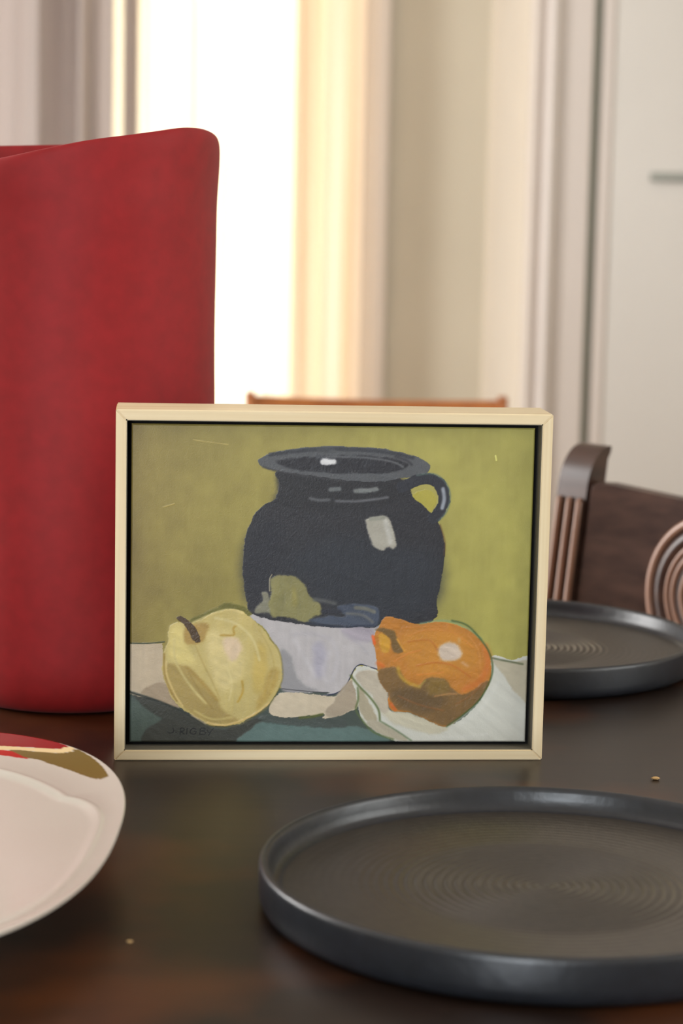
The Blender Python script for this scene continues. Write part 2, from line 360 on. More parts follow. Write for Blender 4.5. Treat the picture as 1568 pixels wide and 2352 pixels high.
# =================================================================== FRAMED PAINTING
# layers of paint on the canvas: (kind, colour, points in canvas units, ...)
PAINT = [
('p',(70,80,74),[[-0.0187,0.1683],[1.0282,0.1832],[1.0325,-0.0309],[-0.0184,-0.0446]],0.08,1,0.3,0),
('p',(78,90,82),[[0.0021,0.1384],[0.0497,0.1004],[0.0822,0.0758],[0.0426,0.0411],[0.0283,0.0021],[0.0023,0.004]],0.08,8,1,1),
('p',(60,61,54),[[0.0009,0.1634],[0.0604,0.1392],[0.1218,0.1082],[0.1906,0.059],[0.234,0.0437],[0.3205,0.0813],[0.3422,0.0816],[0.3063,0.0446],[0.2741,-0.0015],[0.05,-0.0045],[0.0426,0.0411],[0.0822,0.0758],[0.0497,0.1004]],0.08,3,1,1),
('p',(94,116,112),[[0.3351,0.0679],[0.4293,0.06],[0.5265,0.0522],[0.5744,0.0483],[0.6291,0.0307],[0.6296,-0.006],[0.285,-0.0105],[0.3063,0.0446]],0.08,3,1,1),
('p',(70,78,74),[[0.3422,0.0862],[0.5233,0.0796],[0.5381,0.0478],[0.4294,0.0532],[0.3351,0.0656]],0.08,4,1,1),
('p',(192,174,148),[[-0.0083,0.3045],[0.0707,0.3152],[0.0815,0.3049],[0.0854,0.2054],[0.1181,0.115],[0.0604,0.1392],[-0.0081,0.1678]],0.07,1,1,1),
('p',(166,147,122),[[0.0279,0.1615],[0.0854,0.1941],[0.1254,0.1106],[0.0604,0.1392]],0.06,3,1,1),
('l',(66,70,44),[[-0.0083,0.3163],[0.0419,0.3157],[0.085,0.3208]],0.00323,0.05,1,0.6,1.0),
('l',(42,46,40),[[-0.0045,0.1633],[0.0604,0.1369],[0.129,0.1015],[0.1833,0.0635]],0.00574,0.1,2,0.6,1.0),
('p',(184,179,180),[[0.282,0.4253],[0.3649,0.3995],[0.5229,0.3749],[0.4794,0.3751],[0.5939,0.3735],[0.6244,0.3726],[0.6133,0.3461],[0.6261,0.2383],[0.6147,0.2357],[0.5763,0.2496],[0.5574,0.2301],[0.5426,0.1866],[0.5161,0.1598],[0.4817,0.152],[0.4934,0.1603],[0.3813,0.1724],[0.3731,0.2821],[0.3328,0.3629]],0.07,1,1,1),
('p',(150,148,150),[[0.373,0.2912],[0.402,0.278],[0.417,0.2102],[0.439,0.1832],[0.4717,0.1655],[0.3813,0.1687]],0.06,5,1,1),
('p',(172,168,180),[[0.4558,0.3105],[0.4846,0.3155],[0.4891,0.2294],[0.464,0.2108]],0.06,10,1,1),
('p',(168,160,170),[[0.5253,0.3639],[0.6015,0.3698],[0.6059,0.3268],[0.5563,0.326]],0.1,8,1,1),
('l',(52,56,80),[[0.6185,0.2358],[0.5955,0.2441],[0.5763,0.2506],[0.5619,0.2374],[0.55,0.206],[0.5388,0.1793],[0.5161,0.1583],[0.4817,0.1511],[0.4588,0.1517]],0.00265,0.05,1,0.6,1.0),
('l',(80,78,84),[[0.4934,0.1603],[0.4391,0.165],[0.3813,0.1724]],0.00215,0.05,1,0.6,1.0),
('p',(200,186,162),[[0.3778,0.1596],[0.4465,0.156],[0.4936,0.1498],[0.4818,0.1472],[0.5276,0.1565],[0.5576,0.2109],[0.5733,0.1774],[0.5721,0.1196],[0.5551,0.1],[0.5055,0.08],[0.4825,0.0783],[0.4833,0.0904],[0.3748,0.0812],[0.3493,0.1091]],0.07,1,1,1),
('p',(168,154,134),[[0.5162,0.1525],[0.5539,0.2012],[0.5703,0.1774],[0.5701,0.1244],[0.555,0.1024],[0.5055,0.08],[0.4899,0.0991],[0.5088,0.1283]],0.07,3,1,1),
('l',(84,92,40),[[0.4255,0.0791],[0.458,0.0832],[0.4833,0.0904]],0.00574,0.1,2,0.6,1.0),
('p',(206,206,196),[[0.9053,0.2736],[0.9553,0.2672],[1.017,0.2551],[1.0225,-0.0197],[0.6984,-0.0006],[0.6676,0.0048],[0.6289,0.0261],[0.5842,0.0714],[0.5708,0.1292],[0.5557,0.2109],[0.5631,0.235],[0.5725,0.2447],[0.6166,0.2334],[0.6422,0.1784],[0.6548,0.1014],[0.7976,0.055],[0.8846,0.1432]],0.05,1,1,1),
('p',(186,178,156),[[0.9132,0.2641],[0.9631,0.2601],[1.017,0.2536],[1.0196,0.1258],[0.9767,0.1542],[0.937,0.2212]],0.06,3,1,1),
('p',(196,190,168),[[0.6318,0.1011],[0.6509,0.1038],[0.7048,0.0948],[0.7976,0.0526],[0.7749,0.028],[0.7132,0.0393],[0.6552,0.0676]],0.07,6,1,1),
('p',(172,162,138),[[0.5752,0.1774],[0.6125,0.1056],[0.6225,0.072],[0.5976,0.0716],[0.5761,0.1051]],0.07,3,1,1),
('p',(178,170,150),[[0.5976,0.0716],[0.6284,0.0672],[0.6983,0.0125],[0.6675,0.0096],[0.6095,0.0403]],0.07,3,1,1),
('p',(186,176,158),[[0.567,0.223],[0.6148,0.2309],[0.6422,0.1784],[0.6509,0.1062],[0.6318,0.1011],[0.6081,0.149],[0.5731,0.1919]],0.07,2,1,1),
('l',(84,98,52),[[0.5518,0.2156],[0.5733,0.1822],[0.6044,0.1417],[0.624,0.1058],[0.6283,0.072]],0.00417,0.1,1.5,0.6,1.0),
('l',(88,104,60),[[0.5703,0.1774],[0.5722,0.1389],[0.5673,0.105],[0.5842,0.0714],[0.6134,0.0331],[0.6637,0.0096]],0.00379,0.1,1.5,0.6,1.0),
('l',(92,112,78),[[0.6283,0.0696],[0.6671,0.0411],[0.7099,0.0054]],0.00303,0.1,1.5,0.6,1.0),
('l',(72,82,52),[[0.9092,0.2727],[0.9323,0.2663],[0.9882,0.2532]],0.00341,0.1,1.5,0.6,1.0),
('p',(46,46,51),[[0.3697,0.8633],[0.3666,0.8144],[0.3562,0.7764],[0.3278,0.7514],[0.2995,0.7108],[0.2838,0.648],[0.2783,0.5718],[0.2802,0.5045],[0.287,0.4552],[0.2962,0.4193],[0.3341,0.3973],[0.4351,0.3763],[0.5144,0.3685],[0.5685,0.3702],[0.6082,0.369],[0.6297,0.3838],[0.7019,0.3804],[0.7613,0.3949],[0.7664,0.4672],[0.7787,0.5575],[0.7803,0.6384],[0.7675,0.6964],[0.7399,0.7362],[0.6998,0.7846],[0.674,0.8331],[0.5806,0.8537]],0.07,1,1,1),
('p',(46,49,56),[[0.3686,0.5733],[0.5113,0.6563],[0.6733,0.6231],[0.7636,0.6022],[0.7588,0.4445],[0.6224,0.3882],[0.4848,0.4403],[0.441,0.5071]],0.1,40,0.2,1),
('p',(42,42,46),[[0.3698,0.8588],[0.5093,0.8347],[0.6703,0.8375],[0.6748,0.7752],[0.5891,0.747],[0.4388,0.7355],[0.3492,0.7607],[0.3632,0.7876]],0.08,14,0.3,1),
('p',(40,41,48),[[0.2823,0.6167],[0.3496,0.7072],[0.379,0.6183],[0.3335,0.4829],[0.2906,0.4507]],0.08,30,0.2,1),
('p',(86,88,92),[[0.3125,0.8911],[0.3231,0.9032],[0.3728,0.9232],[0.4725,0.9361],[0.5618,0.9355],[0.6333,0.9279],[0.7051,0.9084],[0.7359,0.8876],[0.7397,0.8699],[0.7239,0.8527],[0.6703,0.8411],[0.5988,0.8282],[0.5272,0.8314],[0.4377,0.8458],[0.3662,0.8588],[0.3233,0.8735]],0.06,1,1,1),
('l',(58,60,66),[[0.3408,0.9093],[0.4013,0.9206],[0.4726,0.929],[0.5619,0.9284],[0.6334,0.9204],[0.6945,0.9046]],0.00932,0.1,2,0.6,1.0),
('l',(62,62,66),[[0.3233,0.8713],[0.3662,0.8566],[0.4378,0.8432],[0.5273,0.8292]],0.00359,0.1,2,0.6,1.0),
('p',(44,44,50),[[0.3588,0.8897],[0.4087,0.9012],[0.5085,0.9092],[0.6157,0.9067],[0.6696,0.8917],[0.6841,0.8778],[0.6521,0.8616],[0.5806,0.8546],[0.4912,0.8557],[0.409,0.8631],[0.3625,0.88]],0.08,2,1,1),
('l',(96,98,102),[[0.4586,0.9039],[0.5086,0.9048],[0.5622,0.904],[0.6158,0.8979],[0.6517,0.8883],[0.6716,0.8753]],0.00466,0.12,2,0.6,1.0),
('l',(58,58,64),[[0.6515,0.9074],[0.6803,0.8955],[0.693,0.8824]],0.00574,0.1,2,0.6,1.0),
('l',(78,80,84),[[0.4601,0.9261],[0.4976,0.9232]],0.01076,0.1,6,0.6,1.0),
('l',(62,64,70),[[0.5052,0.8879],[0.4586,0.9039]],0.01076,0.1,6,0.6,1.0),
('l',(214,214,216),[[0.473,0.8904],[0.4962,0.8891]],0.01506,0.08,3,1.2,1.0),
('l',(104,108,110),[[0.4918,0.8023],[0.5139,0.8049]],0.01076,0.15,4,0.6,1.0),
('l',(116,120,120),[[0.5544,0.7999],[0.5831,0.8004],[0.6081,0.8066]],0.01219,0.15,3,0.6,1.0),
('l',(92,94,98),[[0.442,0.7747],[0.4635,0.7693],[0.4885,0.7711]],0.00789,0.15,3,0.6,1.0),
('l',(96,97,102),[[0.5065,0.7669],[0.5566,0.7665],[0.5995,0.773],[0.6353,0.7799]],0.00609,0.15,3,0.6,1.0),
('l',(46,48,56),[[0.6707,0.813],[0.7027,0.8314],[0.7348,0.8386],[0.7601,0.8257],[0.7749,0.7948],[0.7737,0.7591],[0.7598,0.7276],[0.751,0.7162]],0.02868,0.08,1,0.6,1.0),
('l',(96,116,110),[[0.706,0.8493],[0.7417,0.8557],[0.767,0.8428],[0.7861,0.8128],[0.791,0.7772],[0.783,0.7369],[0.7637,0.7075]],0.00287,0.1,1.5,0.6,1.0),
('l',(142,148,158),[[0.7729,0.8081],[0.7767,0.777],[0.7721,0.7479]],0.00932,0.15,4,1,1.0),
('p',(172,162,72),[[0.6969,0.7867],[0.7282,0.8029],[0.748,0.7966],[0.7558,0.7766],[0.7504,0.7542],[0.7417,0.7371],[0.7217,0.7582]],0.05,1,1,1),
('p',(168,164,152),[[0.5841,0.7134],[0.6307,0.7209],[0.6454,0.6943],[0.6587,0.6408],[0.6525,0.6174],[0.6373,0.6248],[0.6274,0.6143],[0.6057,0.622],[0.5908,0.6666],[0.5825,0.6977]],0.1,2,1.4,1),
('l',(192,190,182),[[0.6291,0.7075],[0.6367,0.6763],[0.6436,0.6406]],0.01219,0.15,5,0.6,1.0),
('l',(150,150,138),[[0.5931,0.7113],[0.6254,0.7163]],0.01076,0.1,4,0.6,1.0),
('p',(132,130,112),[[0.3245,0.4783],[0.3414,0.474],[0.3476,0.4178],[0.334,0.4145],[0.3095,0.415],[0.313,0.4331],[0.3272,0.4513]],0.15,2,1,1),
('p',(136,131,86),[[0.3448,0.5056],[0.3493,0.5259],[0.3797,0.5331],[0.4121,0.5246],[0.4339,0.5025],[0.4432,0.4711],[0.4697,0.4423],[0.4725,0.4108],[0.4564,0.4015],[0.435,0.3844],[0.3916,0.4005],[0.3701,0.3988],[0.3502,0.4066],[0.3428,0.4381],[0.349,0.4697]],0.14,2,1.3,1),
('l',(150,140,80),[[0.4052,0.493],[0.4093,0.4391]],0.0086,0.2,8,0.6,1.0),
('l',(150,142,120),[[0.3449,0.4831],[0.3447,0.5191],[0.3503,0.5349]],0.00251,0.05,1,0.6,1.0),
('p',(72,80,96),[[0.4421,0.3909],[0.4924,0.4043],[0.5357,0.4027],[0.5137,0.4353],[0.5496,0.4435],[0.6128,0.4355],[0.616,0.3791],[0.5685,0.3729],[0.4855,0.378]],0.14,2,1,1),
('l',(112,112,104),[[0.5606,0.4315],[0.5858,0.4283],[0.6076,0.4187]],0.00932,0.2,4,0.6,1.0),
('l',(104,106,108),[[0.5392,0.4131],[0.5789,0.4079],[0.6044,0.3857]],0.00717,0.2,4,0.6,1.0),
('l',(44,46,56),[[0.4779,0.4199],[0.5211,0.4183]],0.0086,0.1,6,0.6,1.0),
('l',(88,90,90),[[0.4577,0.457],[0.4847,0.4515],[0.51,0.4443]],0.0086,0.2,5,0.6,1.0),
('l',(38,38,44),[[0.3665,0.3987],[0.3863,0.3963]],0.00574,0.1,2,0.6,1.0),
('l',(44,52,72),[[0.4386,0.3831],[0.5144,0.3707],[0.5685,0.3729],[0.6172,0.3755]],0.00323,0.1,1.5,0.6,1.0),
('l',(92,64,40),[[0.7675,0.6964],[0.7806,0.6429],[0.7798,0.598]],0.00251,0.1,1.5,0.6,1.0),
('p',(112,108,48),[[0.1529,0.3918],[0.2102,0.4287],[0.2352,0.4435],[0.2748,0.4378],[0.3037,0.4121],[0.2822,0.4028],[0.2103,0.4107],[0.1602,0.3784]],0.12,3,1,1),
('p',(196,178,114),[[0.1021,0.3739],[0.1207,0.3841],[0.153,0.3801],[0.1745,0.3912],[0.2031,0.4115],[0.2425,0.4256],[0.2677,0.4215],[0.2966,0.403],[0.322,0.3727],[0.3475,0.3315],[0.3694,0.2947],[0.3792,0.2459],[0.3775,0.1914],[0.3563,0.1365],[0.3204,0.095],[0.2737,0.0606],[0.2267,0.0527],[0.1942,0.0586],[0.1616,0.0828],[0.1217,0.1173],[0.0963,0.1647],[0.0828,0.2235],[0.0826,0.2778],[0.0929,0.3232],[0.0971,0.3549]],0.06,1,1.4,1),
('p',(168,146,86),[[0.0932,0.2508],[0.1392,0.2447],[0.1754,0.2067],[0.2117,0.1527],[0.2337,0.1029],[0.2736,0.0693],[0.2123,0.0593],[0.1615,0.0874],[0.1144,0.1377],[0.0919,0.1964]],0.08,6,1,1),
('p',(214,196,136),[[0.1891,0.3427],[0.2466,0.3481],[0.283,0.2898],[0.2763,0.2081],[0.2333,0.1621],[0.2041,0.2253]],0.1,16,1,1),
('p',(218,200,128),[[0.1028,0.3685],[0.1279,0.3734],[0.1389,0.3194],[0.1608,0.2518],[0.1104,0.2556],[0.0959,0.2961]],0.08,12,1,1),
('p',(216,192,160),[[0.2323,0.3298],[0.2647,0.3348],[0.2775,0.2988],[0.2615,0.2624],[0.2435,0.2712]],0.12,8,1,1),
('p',(196,172,96),[[0.3152,0.313],[0.3351,0.3087],[0.3429,0.2273],[0.3236,0.1543],[0.3053,0.1904]],0.1,10,1,1),
('p',(182,156,84),[[0.3483,0.2273],[0.3736,0.2277],[0.3561,0.1547],[0.3204,0.1041],[0.3166,0.1223]],0.1,8,1,1),
('p',(172,142,78),[[0.1387,0.369],[0.1925,0.378],[0.1891,0.3427],[0.1748,0.319],[0.1389,0.3185]],0.1,5,1,1),
('l',(224,204,140),[[0.1548,0.3819],[0.2031,0.4097],[0.2425,0.4238],[0.2821,0.4118]],0.00323,0.1,2,1.5,1.0),
('l',(178,146,66),[[0.2644,0.3754],[0.2558,0.364],[0.2567,0.3437],[0.2251,0.3432]],0.00466,0.1,4,1.2,1.0),
('l',(184,152,66),[[0.28,0.1968],[0.2813,0.1628],[0.2696,0.1308]],0.00502,0.1,4,1.2,1.0),
('l',(164,134,64),[[0.1392,0.2424],[0.1754,0.1976],[0.219,0.1346]],0.0043,0.15,6,1.2,1.0),
('l',(152,124,60),[[0.0851,0.2824],[0.0861,0.2235],[0.0999,0.1693],[0.1181,0.1332]],0.00394,0.12,2,1.2,1.0),
('l',(216,190,126),[[0.0906,0.2599],[0.0926,0.2146],[0.1144,0.1513],[0.1326,0.1152]],0.00323,0.1,2,1.4,1.0),
('l',(214,184,118),[[0.1942,0.0637],[0.234,0.0551],[0.2772,0.0693],[0.3204,0.0973],[0.3491,0.1273]],0.0043,0.1,2,1.5,1.0),
('l',(120,110,62),[[0.3475,0.3324],[0.3694,0.2966],[0.3799,0.246],[0.3782,0.1914],[0.3492,0.1205],[0.3205,0.0914],[0.2773,0.0579]],0.00215,0.1,1.5,0.6,1.0),
('l',(90,82,52),[[0.1906,0.0568],[0.2268,0.049],[0.2701,0.0551]],0.00251,0.1,1.5,0.6,1.0),
('l',(190,172,140),[[0.1543,0.0882],[0.1906,0.0604]],0.00323,0.1,2,0.6,1.0),
('l',(206,190,128),[[0.1101,0.328],[0.114,0.2602],[0.1467,0.1881],[0.1902,0.1251]],0.00574,0.1,4,1.0,0.75),
('l',(172,148,84),[[0.1605,0.3152],[0.1824,0.2521],[0.2079,0.189],[0.2263,0.1347]],0.00287,0.1,4,1.0,0.75),
('l',(210,196,140),[[0.2104,0.3972],[0.2608,0.3799],[0.3043,0.3309],[0.3228,0.2633]],0.00645,0.1,4,1.0,0.75),
('l',(186,164,96),[[0.3184,0.3627],[0.3477,0.2999],[0.3591,0.2366],[0.3452,0.1637]],0.00323,0.1,4,1.0,0.75),
('l',(202,184,116),[[0.1615,0.1019],[0.2049,0.0752],[0.2555,0.0805]],0.00502,0.1,4,1.0,0.75),
('l',(150,126,66),[[0.1465,0.2244],[0.1756,0.1613],[0.2084,0.1071]],0.00287,0.1,4,1.0,0.75),
('l',(214,198,140),[[0.24,0.2439],[0.2548,0.1897],[0.2479,0.135]],0.00359,0.1,4,1.0,0.75),
('p',(78,60,40),[[0.1163,0.3948],[0.1249,0.4035],[0.1494,0.3836],[0.1668,0.3537],[0.1748,0.3235],[0.164,0.3215],[0.1496,0.3421],[0.1358,0.3753]],0.08,1,1.5,1),
('p',(188,124,52),[[0.6317,0.399],[0.6469,0.404],[0.6776,0.3958],[0.716,0.3802],[0.7694,0.3877],[0.8116,0.3802],[0.854,0.3593],[0.8853,0.3214],[0.9012,0.288],[0.9078,0.24],[0.9048,0.1966],[0.8807,0.1432],[0.8431,0.0943],[0.7976,0.0526],[0.7512,0.0727],[0.7048,0.0948],[0.6624,0.1029],[0.6507,0.1207],[0.6471,0.1592],[0.6267,0.1926],[0.6184,0.2454],[0.614,0.2934],[0.604,0.3268],[0.6114,0.346],[0.6206,0.3749]],0.09,1,1.5,1),
('p',(196,134,54),[[0.6783,0.3423],[0.7469,0.3577],[0.8235,0.354],[0.8704,0.2971],[0.8637,0.2394],[0.8103,0.2193],[0.7414,0.2135],[0.6949,0.2465]],0.1,18,1,1),
('p',(124,96,58),[[0.6224,0.2359],[0.6682,0.2389],[0.6957,0.1936],[0.7266,0.1796],[0.7454,0.2049],[0.7876,0.2046],[0.8072,0.1759],[0.8459,0.1572],[0.9008,0.2014],[0.8807,0.1432],[0.8431,0.0943],[0.7976,0.054],[0.7512,0.0737],[0.7047,0.0963],[0.6662,0.1112],[0.6471,0.1592],[0.6267,0.1926]],0.1,4,1.4,1),
('p',(106,84,54),[[0.654,0.1593],[0.696,0.1743],[0.7691,0.1561],[0.7964,0.1323],[0.7509,0.0931],[0.6969,0.1068]],0.1,10,1,1),
('p',(130,104,54),[[0.7455,0.1991],[0.7645,0.2066],[0.7953,0.1998],[0.7998,0.1613],[0.7499,0.1558]],0.1,8,1,1),
('l',(202,116,52),[[0.8893,0.3118],[0.9002,0.2591],[0.8836,0.2011],[0.8418,0.1716]],0.01289,0.1,10,1,1.0),
('l',(232,104,48),[[0.6057,0.3412],[0.6106,0.3173]],0.00683,0.1,3,1,1.0),
('l',(200,104,44),[[0.6545,0.1255],[0.6662,0.1064]],0.00758,0.1,3,1,1.0),
('l',(202,110,50),[[0.6202,0.255],[0.6337,0.2456]],0.00986,0.1,5,1,1.0),
('p',(204,152,54),[[0.6217,0.3462],[0.6447,0.3417],[0.6484,0.2939],[0.6273,0.296]],0.1,4,1,1),
('p',(118,92,52),[[0.6112,0.3628],[0.6321,0.3679],[0.6551,0.3601],[0.6677,0.3373],[0.6828,0.2944],[0.6599,0.2892],[0.6479,0.3322],[0.6323,0.3511]],0.12,4,1,1),
('l',(214,152,60),[[0.667,0.3325],[0.6788,0.3087],[0.6866,0.2944]],0.00455,0.1,3,1.3,1.0),
('l',(190,152,56),[[0.6713,0.2414],[0.6762,0.2174],[0.6957,0.1936],[0.7266,0.1796]],0.00683,0.12,5,1.2,1.0),
('l',(170,148,70),[[0.7266,0.1796],[0.7416,0.2015]],0.00303,0.1,2,0.6,1.0),
('l',(188,138,84),[[0.7654,0.1488],[0.7998,0.1565],[0.8229,0.1568]],0.00265,0.1,2,1.3,1.0),
('l',(212,132,60),[[0.6603,0.2604],[0.6944,0.2849],[0.7287,0.2975]],0.00265,0.1,2,1.3,1.0),
('l',(214,134,60),[[0.7183,0.218],[0.749,0.2209],[0.7872,0.2262]],0.00265,0.1,2,1.3,1.0),
('p',(208,190,172),[[0.7744,0.3101],[0.7934,0.32],[0.8164,0.3203],[0.8322,0.287],[0.8211,0.2647],[0.7866,0.2647],[0.771,0.2813]],0.12,6,1.5,1),
('l',(204,160,120),[[0.8327,0.2581],[0.8482,0.2463]],0.00531,0.1,6,1,1.0),
('l',(196,160,110),[[0.8238,0.3349],[0.824,0.3205]],0.00455,0.1,6,1,1.0),
('l',(134,160,128),[[0.7236,0.3822],[0.7693,0.3915],[0.8038,0.3882],[0.8462,0.3649],[0.8813,0.3333]],0.00265,0.1,1.5,0.6,1.0),
('l',(62,88,50),[[0.8037,0.392],[0.8461,0.3745],[0.8912,0.3119],[0.9086,0.2641],[0.9101,0.2208],[0.8993,0.182],[0.8771,0.1335],[0.8394,0.0894],[0.7984,0.0511]],0.00341,0.1,1.5,0.6,1.0),
('l',(190,196,180),[[0.8015,0.0492],[0.8432,0.0871],[0.8847,0.136]],0.00228,0.1,1.5,0.6,1.0),
('l',(206,132,60),[[0.6936,0.3425],[0.7468,0.3624],[0.8082,0.3538],[0.8587,0.3066]],0.00265,0.1,2,1.5,0.7),
('l',(178,102,40),[[0.6939,0.3233],[0.7473,0.3289],[0.7708,0.2957]],0.00303,0.1,2,1.5,0.7),
('l',(200,128,56),[[0.678,0.3662],[0.7314,0.3718],[0.7849,0.3726]],0.00265,0.1,2,1.5,0.7),
('l',(186,104,44),[[0.7179,0.2469],[0.7637,0.2571],[0.8099,0.2482],[0.8565,0.2104]],0.00341,0.1,2,1.5,0.7),
('l',(150,96,52),[[0.6733,0.1499],[0.7274,0.1217],[0.7892,0.1032]],0.00303,0.1,2,1.5,0.7),
('l',(148,96,50),[[0.8196,0.123],[0.8575,0.1525],[0.8876,0.1915]],0.00265,0.1,2,1.5,0.7),
('l',(214,150,84),[[0.8466,0.3448],[0.8742,0.2972],[0.8791,0.2396]],0.00228,0.1,2,1.5,0.7),
('l',(200,196,200),[[0.4087,0.3324],[0.4382,0.2649],[0.464,0.2108]],0.00645,0.1,8,1.0,0.6),
('l',(170,166,176),[[0.405,0.346],[0.4554,0.3467],[0.4988,0.3338]],0.00502,0.1,8,1.0,0.6),
('l',(196,192,196),[[0.4993,0.293],[0.4819,0.2293],[0.4931,0.1931]],0.00789,0.1,8,1.0,0.6),
('l',(196,192,198),[[0.5028,0.33],[0.5187,0.268],[0.5042,0.1957]],0.00758,0.1,8,1.0,0.6),
('l',(162,158,166),[[0.5293,0.3496],[0.5639,0.3262],[0.595,0.2835]],0.00455,0.1,8,1.0,0.6),
('l',(214,214,206),[[0.8284,0.0554],[0.8814,0.1045],[0.926,0.1921]],0.00834,0.1,8,1.0,0.6),
('l',(218,218,212),[[0.752,0.018],[0.829,0.0166],[0.9059,0.0274]],0.00607,0.1,8,1.0,0.6),
('l',(214,210,120),[[0.9022,0.9131],[0.9046,0.8997]],0.00432,0.05,1,0.6,1.0),
('l',(176,158,92),[[0.1514,0.9529],[0.1943,0.9457],[0.2372,0.9398]],0.0027,0.1,1,0.6,1.0),
('l',(170,150,84),[[0.0792,0.7431],[0.1071,0.7543]],0.0027,0.1,1,0.6,1.0),
('l',(24,25,26),[[0.1087,0.0468],[0.1104,0.0381],[0.108,0.0319],[0.1011,0.0306],[0.0948,0.0343]],0.00207,0.02,1.2,0.3,1.0),
('l',(24,25,26),[[0.1154,0.0337],[0.1173,0.0332]],0.00207,0.02,1.2,0.3,1.0),
('l',(24,25,26),[[0.1268,0.0269],[0.1284,0.0453],[0.1351,0.0451],[0.1368,0.0402],[0.1337,0.0363],[0.1282,0.0351],[0.1324,0.0322],[0.1368,0.027]],0.00207,0.02,1.2,0.3,1.0),
('l',(24,25,26),[[0.1441,0.0455],[0.1428,0.0271]],0.00207,0.02,1.2,0.3,1.0),
('l',(24,25,26),[[0.1656,0.0432],[0.1594,0.0457],[0.1534,0.0404],[0.1518,0.0316],[0.1574,0.0273],[0.1643,0.0282],[0.1664,0.0353],[0.1608,0.0356]],0.00207,0.02,1.2,0.3,1.0),
('l',(24,25,26),[[0.1755,0.0266],[0.1781,0.0451],[0.1858,0.0461],[0.189,0.0423],[0.1865,0.0373],[0.1789,0.0363],[0.1865,0.0356],[0.1904,0.0307],[0.1866,0.0264],[0.1755,0.0266]],0.00207,0.02,1.2,0.3,1.0),
('l',(24,25,26),[[0.1941,0.0409],[0.1977,0.0331],[0.2018,0.0323]],0.00207,0.02,1.2,0.3,1.0),
('l',(24,25,26),[[0.2094,0.0447],[0.2018,0.0323],[0.1977,0.0225]],0.00207,0.02,1.2,0.3,1.0),
]

def pine(name, scale):
    return mat(name, (238, 221, 186), .5, .4, .0, scale, .05, (226, 203, 162), 5)
M_pine_h = pine('pale_pine_across', (4, 60, 260)); M_pine_v = pine('pale_pine_upright', (260, 60, 4))
M_lining = mat('stained_inside', (112, 106, 92), .6, .3, .1, (60, 60, 60))
M_back = mat('black_backing', (20, 19, 18), .8, .2)
FW, FH, FD, BW = 0.2725, 0.2220, 0.045, 0.0066
art = thing('framed_painting', 'still-life painting of a dark jug and two pears in a pale wood floater frame', 'painting', (-0.14005, 1.33498, TZ), 0.08543)
def rail(name, pts, m):
    bm = bmesh.new(); prism(bm, pts, lambda p, d: Vector((p[0], d, p[1])), 0, FD)
    es = [e for e in bm.edges]
    bmesh.ops.bevel(bm, geom=es, offset=.0006, segments=2, affect='EDGES')
    return from_bm(name, bm, m, art, True, 40)
rail('frame_rail', [(0, 0), (FW, 0), (FW-BW, BW), (BW, BW)], M_pine_h)
rail('frame_rail', [(0, FH), (BW, FH-BW), (FW-BW, FH-BW), (FW, FH)], M_pine_h)
rail('frame_rail', [(0, 0), (BW, BW), (BW, FH-BW), (0, FH)], M_pine_v)
rail('frame_rail', [(FW, 0), (FW, FH), (FW-BW, FH-BW), (FW-BW, BW)], M_pine_v)
bm = bmesh.new(); k = .0005
box(bm, BW, BW+k, .0012, FD-.004, BW, FH-BW); box(bm, FW-BW-k, FW-BW, .0012, FD-.004, BW, FH-BW)
box(bm, BW+k, FW-BW-k, .0012, FD-.004, BW, BW+k); box(bm, BW+k, FW-BW-k, .0012, FD-.004, FH-BW-k, FH-BW)
from_bm('inner_lining', bm, M_lining, art)
box_obj('backing_board', (BW+k, FW-BW-k, .014, .036, BW+k, FH-BW-k), M_back, art)
GAP = .0030; CE = .0085
CX0, CX1, CZ0, CZ1 = BW+GAP, FW-BW-GAP, BW+GAP, FH-BW-GAP
box_obj('stretched_edge', (CX0, CX1, CE+.0012, .0139, CZ0, CZ1), mat('dark_canvas_edge', (58, 54, 40), .7), art)

def catmull(p, closed, k=8):
    p = np.array(p, float); n = len(p)
    if n < 3: return p
    out = []
    for i in range(n if closed else n-1):
        if closed: a, b, c, d = p[(i-1) % n], p[i], p[(i+1) % n], p[(i+2) % n]
        else: a, b, c, d = p[max(i-1, 0)], p[i], p[i+1], p[min(i+2, n-1)]
        for t in np.arange(k)/k:
            out.append(.5*((2*b)+(c-a)*t+(2*a-5*b+4*c-d)*t*t+(3*b-a-3*c+d)*t**3))
    if not closed: out.append(p[-1])
    return np.array(out)

NX, NY = 760, 604
def blur(a, r):
    r = int(round(r))
    if r < 1: return a
    for _ in range(2):
        for ax in (0, 1):
            pad = [(0, 0), (0, 0)]; pad[ax] = (r+1, r)
            c = np.cumsum(np.pad(a, pad, mode='edge'), axis=ax)
            k = 2*r+1
            a = (c[k:]-c[:-k])/k if ax == 0 else (c[:, k:]-c[:, :-k])/k
    return a

def fill(poly, H, W):
    """anti-aliased scanline fill; poly in pixel coordinates"""
    SS = 3
    m = np.zeros((H*SS, W)); xs0 = poly[:, 0]; ys0 = poly[:, 1]*SS
    x1 = np.roll(xs0, -1); y1 = np.roll(ys0, -1); col = np.arange(W)
    lo = max(int(ys0.min()), 0); hi = min(int(ys0.max())+1, H*SS-1)
    for r in range(lo, hi+1):
        y = r+.5; s = (ys0 <= y) != (y1 <= y)
        if not s.any(): continue
        xx = np.sort(xs0[s]+(y-ys0[s])/(y1[s]-ys0[s])*(x1[s]-xs0[s]))
        row = m[r]
        for a, b in zip(xx[0::2], xx[1::2]):
            row += np.clip(np.minimum(col+1, b)-np.maximum(col, a), 0, 1)
    return m.reshape(H, SS, W).mean(1)

